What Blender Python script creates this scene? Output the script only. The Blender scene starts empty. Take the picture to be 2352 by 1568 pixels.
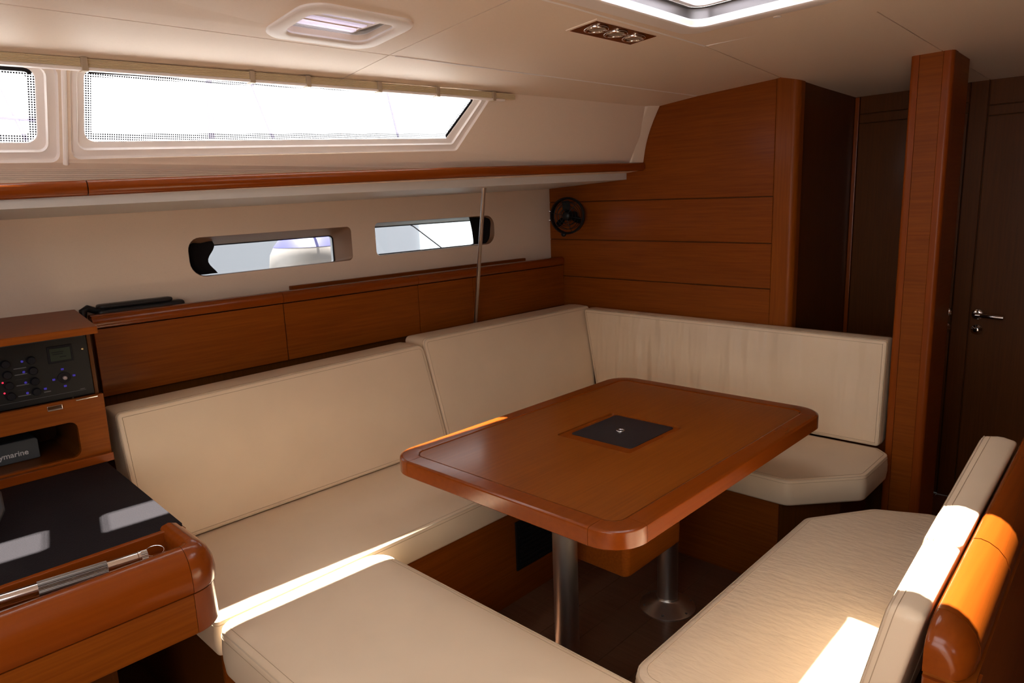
import bpy, bmesh, math, random
from mathutils import Vector, Matrix
from mathutils.geometry import tessellate_polygon
random.seed(4)
SC = bpy.context.scene
COL = SC.collection
R = math.radians
# ------------------------------------------------------------------ camera
cam_data = bpy.data.cameras.new('camera')
cam = bpy.data.objects.new('camera', cam_data); COL.objects.link(cam)
right = Vector((.68902, -.72376, -.03761)).normalized()
fwd = Vector((.7058, .6816, -.1934)).normalized()
right = (right - fwd*right.dot(fwd)).normalized()
up = right.cross(fwd)
M = Matrix((( right.x, up.x, -fwd.x, 0), (right.y, up.y, -fwd.y, 0), (right.z, up.z, -fwd.z, 1.42), (0,0,0,1)))
cam.matrix_world = M
cam_data.sensor_width = 36; cam_data.lens = 36*1603/2352
cam_data.clip_start = .02
SC.camera = cam
SC.view_settings.view_transform = 'Standard'; SC.view_settings.look = 'None'
SC.view_settings.gamma = 1; SC.view_settings.use_curve_mapping = False
SC.view_settings.exposure = 0.07
SC.cycles.max_bounces = 10; SC.cycles.diffuse_bounces = 7; SC.cycles.glossy_bounces = 4
SC.cycles.transparent_max_bounces = 12; SC.cycles.sample_clamp_indirect = 8
SC.cycles.caustics_reflective = False; SC.cycles.caustics_refractive = False
# ------------------------------------------------------------------ sky and sun
world = bpy.data.worlds.new('sky'); SC.world = world; world.use_nodes = True
wn = world.node_tree; wb = wn.nodes['Background']
wb.inputs[0].default_value = (.98, .975, .97, 1); wb.inputs[1].default_value = 4.0
sun_d = bpy.data.lights.new('sun', 'SUN'); sun_d.energy = 46; sun_d.angle = .009; sun_d.color = (1, .95, .86)
sun = bpy.data.objects.new('sun', sun_d); COL.objects.link(sun)
SUN = Vector((-.18, -.285, -1)).normalized()
sun.rotation_euler = SUN.to_track_quat('-Z', 'Y').to_euler()
sun.location = (1, 1, 4)
def portal(loc, direction, sx, sy):
    d = bpy.data.lights.new('daylight_portal', 'AREA'); d.shape = 'RECTANGLE'; d.size = sx; d.size_y = sy
    d.cycles.is_portal = True
    o = bpy.data.objects.new('daylight_portal', d); COL.objects.link(o); o.location = loc
    o.rotation_euler = Vector(direction).to_track_quat('-Z', 'Y').to_euler()
portal((-.52, 0, 2.0), (0, 0, -1), 1.2, 1.05)
portal((.15, 2.02, 1.68), (0, -1, -.2), 1.3, .3)
portal((1.2, 2.02, 1.70), (0, -1, -.2), 1.3, .3)
portal((-.6, -1.72, 1.625), (0, 1, 0), .82, .27)
portal((1.6, .83, 1.99), (0, 0, -1), .5, .44)
portal((1.42, .49, 1.99), (0, 0, -1), .4, .24)
portal((-1.27, 0, 1.37), (1, 0, 0), 1.22, .96)

# ------------------------------------------------------------------ materials
def mat(name, col, rough=.5, metal=0, coat=0, **kw):
    m = bpy.data.materials.new(name); m.use_nodes = True
    n = m.node_tree.nodes; p = n['Principled BSDF']
    p.inputs['Base Color'].default_value = (*col, 1); p.inputs['Roughness'].default_value = rough
    p.inputs['Metallic'].default_value = metal; p.inputs['Coat Weight'].default_value = coat
    for k, v in kw.items(): p.inputs[k.replace('_', ' ')].default_value = v
    return m
def texcoord(nt, scale=(1, 1, 1), rot=(0, 0, 0)):
    t = nt.nodes.new('ShaderNodeTexCoord'); mp = nt.nodes.new('ShaderNodeMapping')
    mp.inputs['Scale'].default_value = scale; mp.inputs['Rotation'].default_value = rot
    nt.links.new(t.outputs['Object'], mp.inputs[0]); return mp.outputs[0]
def noise(nt, vec, scale, detail=3, rough=.5):
    n = nt.nodes.new('ShaderNodeTexNoise'); n.inputs['Scale'].default_value = scale
    n.inputs['Detail'].default_value = detail; n.inputs['Roughness'].default_value = rough
    nt.links.new(vec, n.inputs['Vector']); return n.outputs['Fac']
def ramp(nt, fac, stops):
    r = nt.nodes.new('ShaderNodeValToRGB'); e = r.color_ramp.elements
    while len(e) < len(stops): e.new(.5)
    for i, (p, c) in enumerate(stops): e[i].position = p; e[i].color = (*c, 1)
    nt.links.new(fac, r.inputs[0]); return r.outputs[0]
def bump(nt, height, strength, dist=.001, normal=None):
    b = nt.nodes.new('ShaderNodeBump'); b.inputs['Strength'].default_value = strength; b.inputs['Distance'].default_value = dist
    nt.links.new(height, b.inputs['Height'])
    if normal: nt.links.new(normal, b.inputs['Normal'])
    return b.outputs[0]
def wood(name, axis, dark=(.175, .037, .002), light=(.255, .064, .004), rough=.46, coat=.06, grain=1.0):
    m = mat(name, light, rough, coat=coat); nt = m.node_tree; p = nt.nodes['Principled BSDF']
    s = [95, 95, 95]; s['xyz'.index(axis)] = 3.0
    f = noise(nt, texcoord(nt, s), 1.6*grain, 4, .6)
    s2 = [5, 5, 5]; s2['xyz'.index(axis)] = .8
    g = noise(nt, texcoord(nt, s2), 1, 2)
    mx = nt.nodes.new('ShaderNodeMath'); mx.operation = 'MULTIPLY_ADD'; mx.inputs[1].default_value = .62
    nt.links.new(f, mx.inputs[0]); 
    m2 = nt.nodes.new('ShaderNodeMath'); m2.operation = 'MULTIPLY'; m2.inputs[1].default_value = .38
    nt.links.new(g, m2.inputs[0]); nt.links.new(m2.outputs[0], mx.inputs[2])
    nt.links.new(ramp(nt, mx.outputs[0], [(.32, dark), (.66, light)]), p.inputs['Base Color'])
    nt.links.new(bump(nt, f, .05 if coat < .4 else .012, .0005), p.inputs['Normal'])
    p.inputs['Coat Roughness'].default_value = .16
    p.inputs['Specular IOR Level'].default_value = .16
    return m
POSTZ = wood('satin_post_teak', 'z', (.20, .038, .002), (.25, .052, .003), .42, .12)
WX = wood('teak_veneer_along', 'x'); WY = wood('teak_veneer_across', 'y'); WZ = wood('teak_veneer_upright', 'z')
SOLID = wood('varnished_solid_teak', 'x', (.20, .038, .003), (.24, .050, .004), .24, .5, .5)
SOLIDZ = wood('varnished_solid_teak_upright', 'z', (.20, .038, .003), (.24, .050, .004), .24, .5, .5)
REVEAL = mat('reveal_painted_shade', (.21, .11, .06), .5)  # brown colour holds the shade inside the portlight recesses
TOPW = wood('table_veneer', 'x', (.19, .046, .005), (.275, .073, .008), .30, .45)
DARKW = wood('shaded_cabin_teak', 'z', (.075, .022, .002), (.105, .031, .003), .45, .1)  # darker copy of the teak, cabin shade worked into its colour
FLOORW = wood('brown_floor_laminate', 'y', (.13, .060, .032), (.19, .09, .05), .38, .15)
def leather(name, col, grain=900, gs=.25, wr=0., wscale=(1, 1, 1), wrot=(0, 0, 0), wdist=.004, rough=.42):
    m = mat(name, col, rough); nt = m.node_tree; p = nt.nodes['Principled BSDF']
    v = nt.nodes.new('ShaderNodeTexVoronoi'); v.inputs['Scale'].default_value = grain
    vec = texcoord(nt); nt.links.new(vec, v.inputs['Vector'])
    nrm = bump(nt, v.outputs['Distance'], gs, .0004)
    big = noise(nt, vec, 3.2, 2)
    nrm = bump(nt, big, .35, .012, nrm)
    if wr:
        w = noise(nt, texcoord(nt, wscale, wrot), 1, 2, .55)
        nrm = bump(nt, w, wr, wdist, nrm)
    nt.links.new(nrm, p.inputs['Normal'])
    c = ramp(nt, noise(nt, vec, 6, 3), [(.3, tuple(x*.95 for x in col)), (.7, col)])
    nt.links.new(c, p.inputs['Base Color'])
    p.inputs['Specular IOR Level'].default_value = .4
    return m
CREAM = (.77, .62, .445)
LEA = leather('cream_leather', CREAM)
LEAW = leather('cream_leather_pulled', CREAM, wr=1., wscale=(1, 11, 1.6), wrot=(.55, 0, 0), wdist=.035)
LEAC = leather('cream_leather_crazed', CREAM, wr=.9, wscale=(60, 22, 22), wdist=.003)
BLKL = leather('black_desk_leather', (.013, .0105, .0125), 420, .9, rough=.6)
BLKL.node_tree.nodes['Principled BSDF'].inputs['Specular IOR Level'].default_value = .10
PIPE = mat('cream_piping', (.62, .50, .36), .5); THREAD = mat('tan_thread', (.46, .34, .22), .8)
def fabric(name, col, rough=.85):
    m = mat(name, col, rough); nt = m.node_tree; p = nt.nodes['Principled BSDF']
    vec = texcoord(nt, (420, 420, 130)); f = noise(nt, vec, 1, 2)
    vec2 = texcoord(nt, (90, 500, 500)); g = noise(nt, vec2, 1, 2)
    a = nt.nodes.new('ShaderNodeMath'); nt.links.new(f, a.inputs[0]); nt.links.new(g, a.inputs[1])
    nt.links.new(bump(nt, a.outputs[0], .03, .0004), p.inputs['Normal'])
    nt.links.new(ramp(nt, a.outputs[0], [(.7, tuple(x*.965 for x in col)), (1, col)]), p.inputs['Base Color'])
    p.inputs['Specular IOR Level'].default_value = .25
    return m
VINYL = fabric('textured_offwhite_vinyl', (.82, .70, .60), .5)
VINYLD = fabric('textured_beige_vinyl', (.76, .62, .50), .55)
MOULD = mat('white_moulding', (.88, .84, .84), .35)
GREYM = mat('grey_channel', (.22, .21, .21), .35, .6)
BLIND = mat('white_blind_cloth', (.85, .83, .83), .7)
BLINDT = bpy.data.materials.new('translucent_blind'); BLINDT.use_nodes = True
_n = BLINDT.node_tree; _p = _n.nodes['Principled BSDF']; _t = _n.nodes.new('ShaderNodeBsdfTranslucent'); _t.inputs[0].default_value = (.85, .84, .9, 1)
_m = _n.nodes.new('ShaderNodeMixShader'); _m.inputs[0].default_value = .6; _p.inputs['Base Color'].default_value = (.85, .84, .86, 1)
_n.links.new(_p.outputs[0], _m.inputs[1]); _n.links.new(_t.outputs[0], _m.inputs[2]); _n.links.new(_m.outputs[0], _n.nodes['Material Output'].inputs[0])
GLASS = bpy.data.materials.new('clear_acrylic'); GLASS.use_nodes = True
_n = GLASS.node_tree; _n.nodes.remove(_n.nodes['Principled BSDF'])
_t = _n.nodes.new('ShaderNodeBsdfTransparent'); _t.inputs[0].default_value = (.95, .96, .97, 1)
_g = _n.nodes.new('ShaderNodeBsdfGlossy'); _g.inputs['Roughness'].default_value = .03
_m = _n.nodes.new('ShaderNodeMixShader'); _m.inputs[0].default_value = .05
_n.links.new(_t.outputs[0], _m.inputs[1]); _n.links.new(_g.outputs[0], _m.inputs[2]); _n.links.new(_m.outputs[0], _n.nodes['Material Output'].inputs[0])
def dotted():
    m = bpy.data.materials.new('black_dot_print'); m.use_nodes = True; nt = m.node_tree; n = nt.nodes; l = nt.links
    n.remove(n['Principled BSDF'])
    tc = n.new('ShaderNodeTexCoord'); sp = n.new('ShaderNodeSeparateXYZ'); l.new(tc.outputs['Object'], sp.inputs[0])
    cb = n.new('ShaderNodeCombineXYZ')
    for o, i in (('X', 0), ('Z', 1)):
        mu = n.new('ShaderNodeMath'); mu.operation = 'MULTIPLY'; mu.inputs[1].default_value = 190
        fr = n.new('ShaderNodeMath'); fr.operation = 'FRACT'; sb = n.new('ShaderNodeMath'); sb.operation = 'SUBTRACT'; sb.inputs[1].default_value = .5
        l.new(sp.outputs[o], mu.inputs[0]); l.new(mu.outputs[0], fr.inputs[0]); l.new(fr.outputs[0], sb.inputs[0]); l.new(sb.outputs[0], cb.inputs[i])
    ln = n.new('ShaderNodeVectorMath'); ln.operation = 'LENGTH'; l.new(cb.outputs[0], ln.inputs[0])
    lt = n.new('ShaderNodeMath'); lt.operation = 'LESS_THAN'; lt.inputs[1].default_value = .36; l.new(ln.outputs['Value'], lt.inputs[0])
    t = n.new('ShaderNodeBsdfTransparent'); d = n.new('ShaderNodeBsdfDiffuse'); d.inputs[0].default_value = (.02, .02, .03, 1)
    mx = n.new('ShaderNodeMixShader'); l.new(lt.outputs[0], mx.inputs[0]); l.new(t.outputs[0], mx.inputs[1]); l.new(d.outputs[0], mx.inputs[2])
    l.new(mx.outputs[0], n['Material Output'].inputs[0]); return m
DOTS = dotted()
RUBBER = mat('black_rubber', (.008, .007, .010), .6, Specular_IOR_Level=.2)
BLKP = mat('black_plastic', (.011, .011, .012), .35, Specular_IOR_Level=.25)
BLKF = fabric('black_blackout_cloth', (.018, .015, .015), .9)
CHROME = mat('chrome', (.86, .86, .88), .08, 1)
STEEL = mat('brushed_stainless', (.60, .57, .54), .3, 1)
ALU = mat('satin_aluminium', (.66, .62, .58), .36, 1)
DGREY = mat('dark_grey_plastic', (.05, .055, .06), .45)
LCD = mat('grey_green_lcd', (.022, .032, .022), .3, Specular_IOR_Level=.2)
PRINT = mat('pale_print', (.30, .30, .31), .6); PRINTD = mat('dim_print', (.11, .11, .12), .6)
def emis(name, col, s):
    m = mat(name, col, .5); p = m.node_tree.nodes['Principled BSDF']
    p.inputs['Emission Color'].default_value = (*col, 1); p.inputs['Emission Strength'].default_value = s; return m
LEDB = emis('blue_led', (.06, .045, .6), .10); LEDR = emis('red_led', (1, .03, .08), 1.2)
DECK = mat('white_gelcoat_deck', (.62, .62, .62), .5)
FENDW = mat('white_fender_vinyl', (.26, .235, .215), .4); FENDB = mat('blue_fender_cap', (.03, .03, .15), .5)
HULLN = mat('neighbouring_hull_gelcoat', (.17, .18, .20), .4)
SEA = mat('sea_water', (.30, .42, .46), .3, Specular_IOR_Level=.3); 
_nt = SEA.node_tree; _v = texcoord(_nt, (1, 1, 1)); _f = noise(_nt, _v, 1.4, 5, .65)
_nt.links.new(bump(_nt, _f, .7, .25), _nt.nodes['Principled BSDF'].inputs['Normal'])
_nt.links.new(ramp(_nt, _f, [(.4, (.03, .05, .055)), (.62, (.07, .10, .11))]), _nt.nodes['Principled BSDF'].inputs['Base Color'])
MASTM = mat('pale_spar_paint', (.34, .30, .40), .5)
LAMPG = mat('lamp_lens', (.30, .25, .20), .3)

# ------------------------------------------------------------------ helpers
def link(name, bm, m, parent=None, smooth=40):
    bmesh.ops.recalc_face_normals(bm, faces=bm.faces)
    me = bpy.data.meshes.new(name); bm.to_mesh(me); bm.free()
    if m: me.materials.append(m)
    if smooth:
        for p in me.polygons: p.use_smooth = True
        me.set_sharp_from_angle(angle=R(smooth))
    o = bpy.data.objects.new(name, me); COL.objects.link(o)
    if 0 < smooth < 60:
        w = o.modifiers.new('face_weighted_shading', 'WEIGHTED_NORMAL'); w.keep_sharp = True; w.weight = 60
    if parent: adopt(o, parent)
    return o
def adopt(o, parent):
    o.parent = parent
    # parts hold their vertices in world space: only a root has an offset of its own
    if parent.parent is None: o.matrix_parent_inverse = Matrix.Translation(parent.location).inverted()
GROUPS = {'back_cushion': 'settee back cushions', 'seat_cushion': 'seat cushions round the table', 'bench_back_cushion': 'starboard bench back cushions', 'deck_hatch': 'white-framed ceiling hatches', 'portlight_blind': 'gathered black portlight blinds', 'boat_mast': 'masts seen through the cabin windows', 'rigging_wire': 'rigging wires seen through the cabin windows', 'seat_locker': 'teak boxes under the loose seats'}
def tag(o, label, cat, group=None):
    o['label'] = label; o['category'] = cat
    group = group or GROUPS.get(o.name.split('.')[0])
    if group: o['group'] = group
    return o
def thing(name, loc, label, cat, group=None):
    o = bpy.data.objects.new(name, None); o.empty_display_size = .05; COL.objects.link(o); o.location = loc
    return tag(o, label, cat, group)
def struct(o, label=None):
    o['kind'] = 'structure'
    if label: o['label'] = label
    return o
def sroot(name, loc=(0, 0, 0)):
    o = bpy.data.objects.new(name, None); o.empty_display_size = .05; COL.objects.link(o); o.location = loc
    return struct(o)
def part(o, label): o['label'] = label; return o
def box(bm, a, b, bev=0, seg=2):
    x0, y0, z0 = a; x1, y1, z1 = b
    vs = [bm.verts.new(p) for p in ((x0,y0,z0),(x1,y0,z0),(x1,y1,z0),(x0,y1,z0),(x0,y0,z1),(x1,y0,z1),(x1,y1,z1),(x0,y1,z1))]
    fs = [bm.faces.new([vs[i] for i in f]) for f in ((0,3,2,1),(4,5,6,7),(0,1,5,4),(1,2,6,5),(2,3,7,6),(3,0,4,7))]
    if bev:
        es = list({e for f in fs for e in f.edges})
        bmesh.ops.bevel(bm, geom=es, offset=bev, segments=seg, affect='EDGES', profile=.5)
def bbox(name, a, b, m, parent=None, bev=.002, seg=2):
    bm = bmesh.new(); box(bm, a, b, bev, seg); return link(name, bm, m, parent)
def rpoly(pts, rad, seg=6):
    """round the corners of a closed 2-D polygon"""
    out = []; n = len(pts)
    for i in range(n):
        p = Vector(pts[i]); a = Vector(pts[i-1]) - p; b = Vector(pts[(i+1) % n]) - p
        r = rad[i] if isinstance(rad, (list, tuple)) else rad
        ang = a.angle(b); t = r/math.tan(ang/2)
        t = min(t, a.length*.49, b.length*.49)
        r2 = t*math.tan(ang/2)
        p0 = p + a.normalized()*t; p1 = p + b.normalized()*t
        c = p + (a.normalized()+b.normalized()).normalized()*(r2/math.sin(ang/2))
        v0 = p0-c; v1 = p1-c; th = v0.angle_signed(v1)
        for k in range(seg+1):
            v = v0.copy(); v.rotate(Matrix.Rotation(-th*k/seg, 2)) ; out.append(tuple(c+v))
    return out
def rect(x0, y0, x1, y1): return [(x0, y0), (x1, y0), (x1, y1), (x0, y1)]
def densify(p, d):
    out = []
    for i in range(len(p)):
        a = Vector(p[i]); b = Vector(p[(i+1) % len(p)]); n = max(1, int((b-a).length/d))
        for k in range(n): out.append(tuple(a+(b-a)*k/n))
    return out
def area2(p): return sum(p[i-1][0]*p[i][1]-p[i][0]*p[i-1][1] for i in range(len(p)))
def inset(p, d):
    s = 1 if area2(p) > 0 else -1; out = []; n = len(p)
    for i in range(n):
        a = (Vector(p[i])-Vector(p[i-1])); b = (Vector(p[(i+1) % n])-Vector(p[i]))
        if a.length < 1e-9: a = b
        if b.length < 1e-9: b = a
        na = Vector((-a.y, a.x)).normalized()*s; nb = Vector((-b.y, b.x)).normalized()*s
        m = (na+nb); m.normalize(); k = 1/max(.5, m.dot(na)); out.append((p[i][0]+m.x*d*k, p[i][1]+m.y*d*k))
    return out
def loops(bm, rings, close=True, cap0=True, cap1=True):
    vr = [[bm.verts.new(p) for p in r] for r in rings]
    n = len(vr[0])
    for a, b in zip(vr, vr[1:]):
        for i in range(n if close else n-1):
            j = (i+1) % n; bm.faces.new((a[i], a[j], b[j], b[i]))
    if cap0: bm.faces.new(list(reversed(vr[0])))
    if cap1: bm.faces.new(vr[-1])
    return vr
def prism(bm, poly, z0, z1, f=lambda u, v, w: (u, v, w), r=0, seg=3):
    rings = []
    if r:
        for k in range(seg+1):
            a = math.pi/2*k/seg; q = inset(poly, r*(1-math.sin(a))); rings.append([f(u, v, z0+r*(1-math.cos(a))) for u, v in q])
        for k in range(seg+1):
            a = math.pi/2*(1-k/seg); q = inset(poly, r*(1-math.sin(a))); rings.append([f(u, v, z1-r*(1-math.cos(a))) for u, v in q])
    else: rings = [[f(u, v, z0) for u, v in poly], [f(u, v, z1) for u, v in poly]]
    loops(bm, rings)
def tube(bm, pts, r, n=8, closed=False, caps=True):
    pts = [Vector(p) for p in pts]; rings = []; N = len(pts); up0 = None
    for i, p in enumerate(pts):
        if closed: d = pts[(i+1) % N]-pts[i-1]
        else: d = pts[min(i+1, N-1)]-pts[max(i-1, 0)]
        d.normalize()
        if up0 is None: up0 = d.orthogonal().normalized()
        u = (up0-d*up0.dot(d)); u = u.normalized() if u.length > 1e-6 else d.orthogonal().normalized(); up0 = u
        w = d.cross(u); rr = r[i] if isinstance(r, (list, tuple)) else r
        rings.append([p+(u*math.cos(2*math.pi*k/n)+w*math.sin(2*math.pi*k/n))*rr for k in range(n)])
    vr = loops(bm, rings, True, caps and not closed, caps and not closed)
    if closed:
        a, b = vr[-1], vr[0]
        for i in range(n): j = (i+1) % n; bm.faces.new((a[i], a[j], b[j], b[i]))
def lathe(bm, prof, origin, axis, n=24):
    """prof: list of (radius, distance along axis)"""
    ax = Vector(axis).normalized(); u = ax.orthogonal().normalized(); w = ax.cross(u); o = Vector(origin)
    loops(bm, [[o+ax*h+(u*math.cos(2*math.pi*k/n)+w*math.sin(2*math.pi*k/n))*max(r, 1e-5) for k in range(n)] for r, h in prof])
def plate(bm, outer, holes, fz, t):
    """flat sheet with holes in (x,y), bottom at fz(x,y), thickness t"""
    ps = [outer]+holes
    flat = [p for q in ps for p in q]
    tri = tessellate_polygon([[Vector((x, y, 0)) for x, y in q] for q in ps])
    lo = [bm.verts.new((x, y, fz(x, y))) for x, y in flat]; hi = [bm.verts.new((x, y, fz(x, y)+t)) for x, y in flat]
    for a, b, c in tri:
        for vs, o in ((lo, (a, b, c)), (hi, (c, b, a))):
            try: bm.faces.new([vs[i] for i in o])
            except ValueError: pass
    k = 0
    for q in ps:
        n = len(q)
        for i in range(n):
            j = (i+1) % n; bm.faces.new((lo[k+i], lo[k+j], hi[k+j], hi[k+i]))
        k += n
def sheet(bm, outer, holes, f, g=None):
    """tessellated sheet in a (u,v) plane mapped by f; with g a second skin plus edge walls"""
    ps = [outer]+holes; flat = [p for q in ps for p in q]
    tri = tessellate_polygon([[Vector((x, y, 0)) for x, y in q] for q in ps])
    lo = [bm.verts.new(f(*p)) for p in flat]
    hi = [bm.verts.new(g(*p)) for p in flat] if g else None
    for a, b, c in tri:
        bm.faces.new((lo[a], lo[b], lo[c]))
        if g: bm.faces.new((hi[c], hi[b], hi[a]))
    if g:
        k = 0
        for q in ps:
            n = len(q)
            for i in range(n):
                j = (i+1) % n; bm.faces.new((lo[k+i], lo[k+j], hi[k+j], hi[k+i]))
            k += n
def cushion(name, poly, t, frame, label, m=None, r=.011, crown=.006, group=None, stitch=True, sides=(1, 1), wob=.0):
    """upholstered block: outline poly in (u,v), thickness t along w of frame(u,v,w)"""
    m = m or LEA; poly = densify(poly, .03)
    if area2(poly) < 0: poly = poly[::-1]
    cx = sum(p[0] for p in poly)/len(poly); cy = sum(p[1] for p in poly)/len(poly)
    bm = bmesh.new(); rings = []
    S = 5
    def sq(k, top):
        a = math.pi/2*k/S; return r*(1-math.sin(a)), r*(1-math.cos(a))
    for tt in (.12, .5, .9):
        q = [(cx+(u-cx)*tt, cy+(v-cy)*tt) for u, v in inset(poly, r)]; rings.append([frame(u, v, 0) for u, v in q])
    for k in range(S+1):
        i, w = sq(k, 0); rings.append([frame(u, v, w) for u, v in inset(poly, i)])
    for f_, bu in ((.35, .003), (.65, .003)):
        rings.append([frame(u, v, r+(t-2*r)*f_) for u, v in inset(poly, -bu)])
    for k in range(S, -1, -1):
        i, w = sq(k, 1); rings.append([frame(u, v, t-w) for u, v in inset(poly, i)])
    base = inset(poly, r); q0 = poly
    for tt in (.96, .9, .8, .65, .45, .25, .08):
        h = crown*(1-tt**3)
        q = [(cx+(u-cx)*tt, cy+(v-cy)*tt) for u, v in base]; rings.append([frame(u, v, t+h) for u, v in q])
    loops(bm, rings)
    o = link(name, bm, m, None, 60)
    tag(o, label, 'cushion', group)
    o.data.update()
    if stitch:
        bm = bmesh.new(); a = math.pi/2*.45
        tube(bm, [frame(u, v, t-r*.3) for u, v in inset(poly, r*.22)], .0017, 6, True)
        link('piping', bm, PIPE, o, 0)
        bm = bmesh.new()
        for dd, hh in ((r*1.25, t+crown*.06), ):
            tube(bm, [frame(u, v, hh+.0002) for u, v in inset(poly, dd)], .0007, 4, True)
        tube(bm, [frame(u, v, t-r*1.15) for u, v in inset(poly, -.0008)], .0007, 4, True)
        link('stitching', bm, THREAD, o, 0)
    return o
def text(body, size, origin, ux, uy, m, parent, name='lettering', ext=.0006, shear=0):
    c = bpy.data.curves.new(name, 'FONT'); c.body = body; c.size = size; c.align_x = 'RIGHT'; c.extrude = ext; c.offset = size*.012; c.shear = shear
    o = bpy.data.objects.new(name, c); COL.objects.link(o)
    bpy.context.view_layer.update()
    dg = bpy.context.evaluated_depsgraph_get(); me = bpy.data.meshes.new_from_object(o.evaluated_get(dg))
    bpy.data.objects.remove(o); me.materials.clear(); me.materials.append(m)
    ux = Vector(ux); uy = Vector(uy); uz = ux.cross(uy); T = Matrix((( ux.x, uy.x, uz.x, origin[0]), (ux.y, uy.y, uz.y, origin[1]), (ux.z, uy.z, uz.z, origin[2]), (0,0,0,1)))
    me.transform(T); o = bpy.data.objects.new(name, me); COL.objects.link(o); adopt(o, parent); return o

# ================================================================== SETTING
def lerp(a, b, t): return a+(b-a)*t
def y2(x):
    P = [(-1.5, 1.12), (1.4, 1.12), (2.09, 1.14), (2.92, 1.25), (4, 1.25)]
    for (a, b), (c, d) in zip(P, P[1:]):
        if x <= c: return lerp(b, d, max(0, x-a)/(c-a))
    return 1.25
def zc(x, y):
    k = [(1.90, 1.772+.019*x), (1.62, 1.81+.0155*x), (y2(x), 1.873+.002*x), (.6, 1.885), (-1.8, 1.87)]
    z = None
    for (ya, za), (yb, zb) in zip(k, k[1:]):
        if y >= yb or yb == -1.8:
            z = lerp(za, zb, (ya-y)/(ya-yb)); break
    return z - max(0, x-2.92)*.05
def yo(x): return 1.915-.055*(x-.5)+.0135*(x-.5)**2            # outboard edge of the headliner
H1 = rpoly(rect(.885, 1.405, 1.105, 1.55), .03); H1O = rpoly(rect(.845, 1.362, 1.148, 1.592), .055)
H2 = rpoly(rect(1.22, .665, 1.848, 1.035), .04); H2O = rpoly(rect(1.17, .636, 1.898, 1.09), .06)
H3 = rpoly(rect(1.24, .42, 1.615, .597), .03); H4 = rpoly(rect(-1.1, -.5, .05, .5), .05)
SP = rect(1.548, 1.150, 1.832, 1.238)
ceil = sroot('ceiling', (1, 1, 1.9)); ceil['label'] = 'off-white textured vinyl headliner in large panels'
bm = bmesh.new(); e = .0
XS = [-1.25, 1.24, 2.1, 2.92]
plate(bm, [(-1.25, 1.62), (2.96, 1.62)]+[(x, yo(x)-.002) for x in (2.96, 2.5, 2.0, 1.5, 1.0, .5, 0, -.6, -1.25)], [], lambda x, y: zc(x, y)+.014, .03)
plate(bm, [(-1.25, 1.12), (1.4, 1.12), (2.09, 1.14), (2.96, 1.252), (2.96, 1.62), (-1.25, 1.62)], [H1], lambda x, y: zc(x, y)+.014, .03)
plate(bm, [(-1.25, -1.7), (3.7, -1.7), (3.7, 1.25), (2.96, 1.252), (2.09, 1.14), (1.4, 1.12), (-1.25, 1.12)], [inset(H2, -.014), H3, H4], lambda x, y: zc(x, y)+.014, .03)
link('roof_skin', bm, DECK, ceil, 0)
g = .0018
def cpanel(outer, holes=[]):
    bm = bmesh.new(); plate(bm, outer, holes, zc, .012)
    for f in bm.faces: pass
    link('panel', bm, VINYL, ceil, 20)
cpanel([(-1.25, 1.62+g), (1.24-g, 1.62+g), *[(x, yo(x)) for x in (1.24-g, .8, .4, 0, -.5, -1.25)]])
cpanel([(1.24+g, 1.62+g), (2.918, 1.62+g), *[(x, yo(x)) for x in (2.918, 2.5, 2.1, 1.7, 1.24+g)]])
cpanel([(-1.25, 1.12+g), (1.24-g, 1.12+g), (1.24-g, 1.62-g), (-1.25, 1.62-g)], [H1])
cpanel([(1.24+g, 1.12+g), (1.4, 1.12+g), (2.09, 1.14+g), (2.918, 1.25+g), (2.918, 1.62-g), (1.24+g, 1.62-g)], [SP])
cpanel([(-1.25, -1.65), (2.09-g, -1.65), (2.09-g, 1.14-g), (1.4, 1.12-g), (-1.25, 1.12-g)], [H2, H3, H4])
cpanel([(2.09+g, -1.65), (3.598, -1.65), (3.598, .655-g), (2.09+g, .655-g)])
cpanel([(2.09+g, .655+g), (3.598, .655+g), (3.598, 1.2), (2.92, 1.25-g), (2.09+g, 1.14-g)])
bm = bmesh.new(); lathe(bm, [(.004, -.006), (.010, -.005), (.011, 0), (.011, .004)], (1.925, .84, zc(1.9, .84)), (0, 0, 1), 16)
b = link('snap_button', bm, MOULD, None); tag(b, 'small white snap button on the ceiling beside the large hatch', 'button')

def seam(pts):  # white lines painted in for the light catching on panel edges
    bm = bmesh.new(); tube(bm, [(x, y, zc(x, y)+.0004) for x, y in pts], .0030, 6); link('seam_highlight', bm, MOULD, ceil, 60)
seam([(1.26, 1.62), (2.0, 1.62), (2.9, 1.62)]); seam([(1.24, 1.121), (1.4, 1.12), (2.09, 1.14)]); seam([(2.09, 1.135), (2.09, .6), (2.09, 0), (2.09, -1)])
# --- floor of joined boards
fl = sroot('floor'); fl['label'] = 'dark brown wood-look floor boards'
bm = bmesh.new(); box(bm, (-1.25, -1.7, -.05), (3.7, 2.55, -.004)); link('sub_floor', bm, DARKW, fl, 0)
y = -1.64; k = 0
while y < 1.7:
    bm = bmesh.new(); x0 = -1.2; box(bm, (x0, y+.0008, -.004), (3.59, min(y+.118, 1.7)-.0008, 0), .0006, 1)
    link('plank', bm, FLOORW, fl, 0); y += .118
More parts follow.
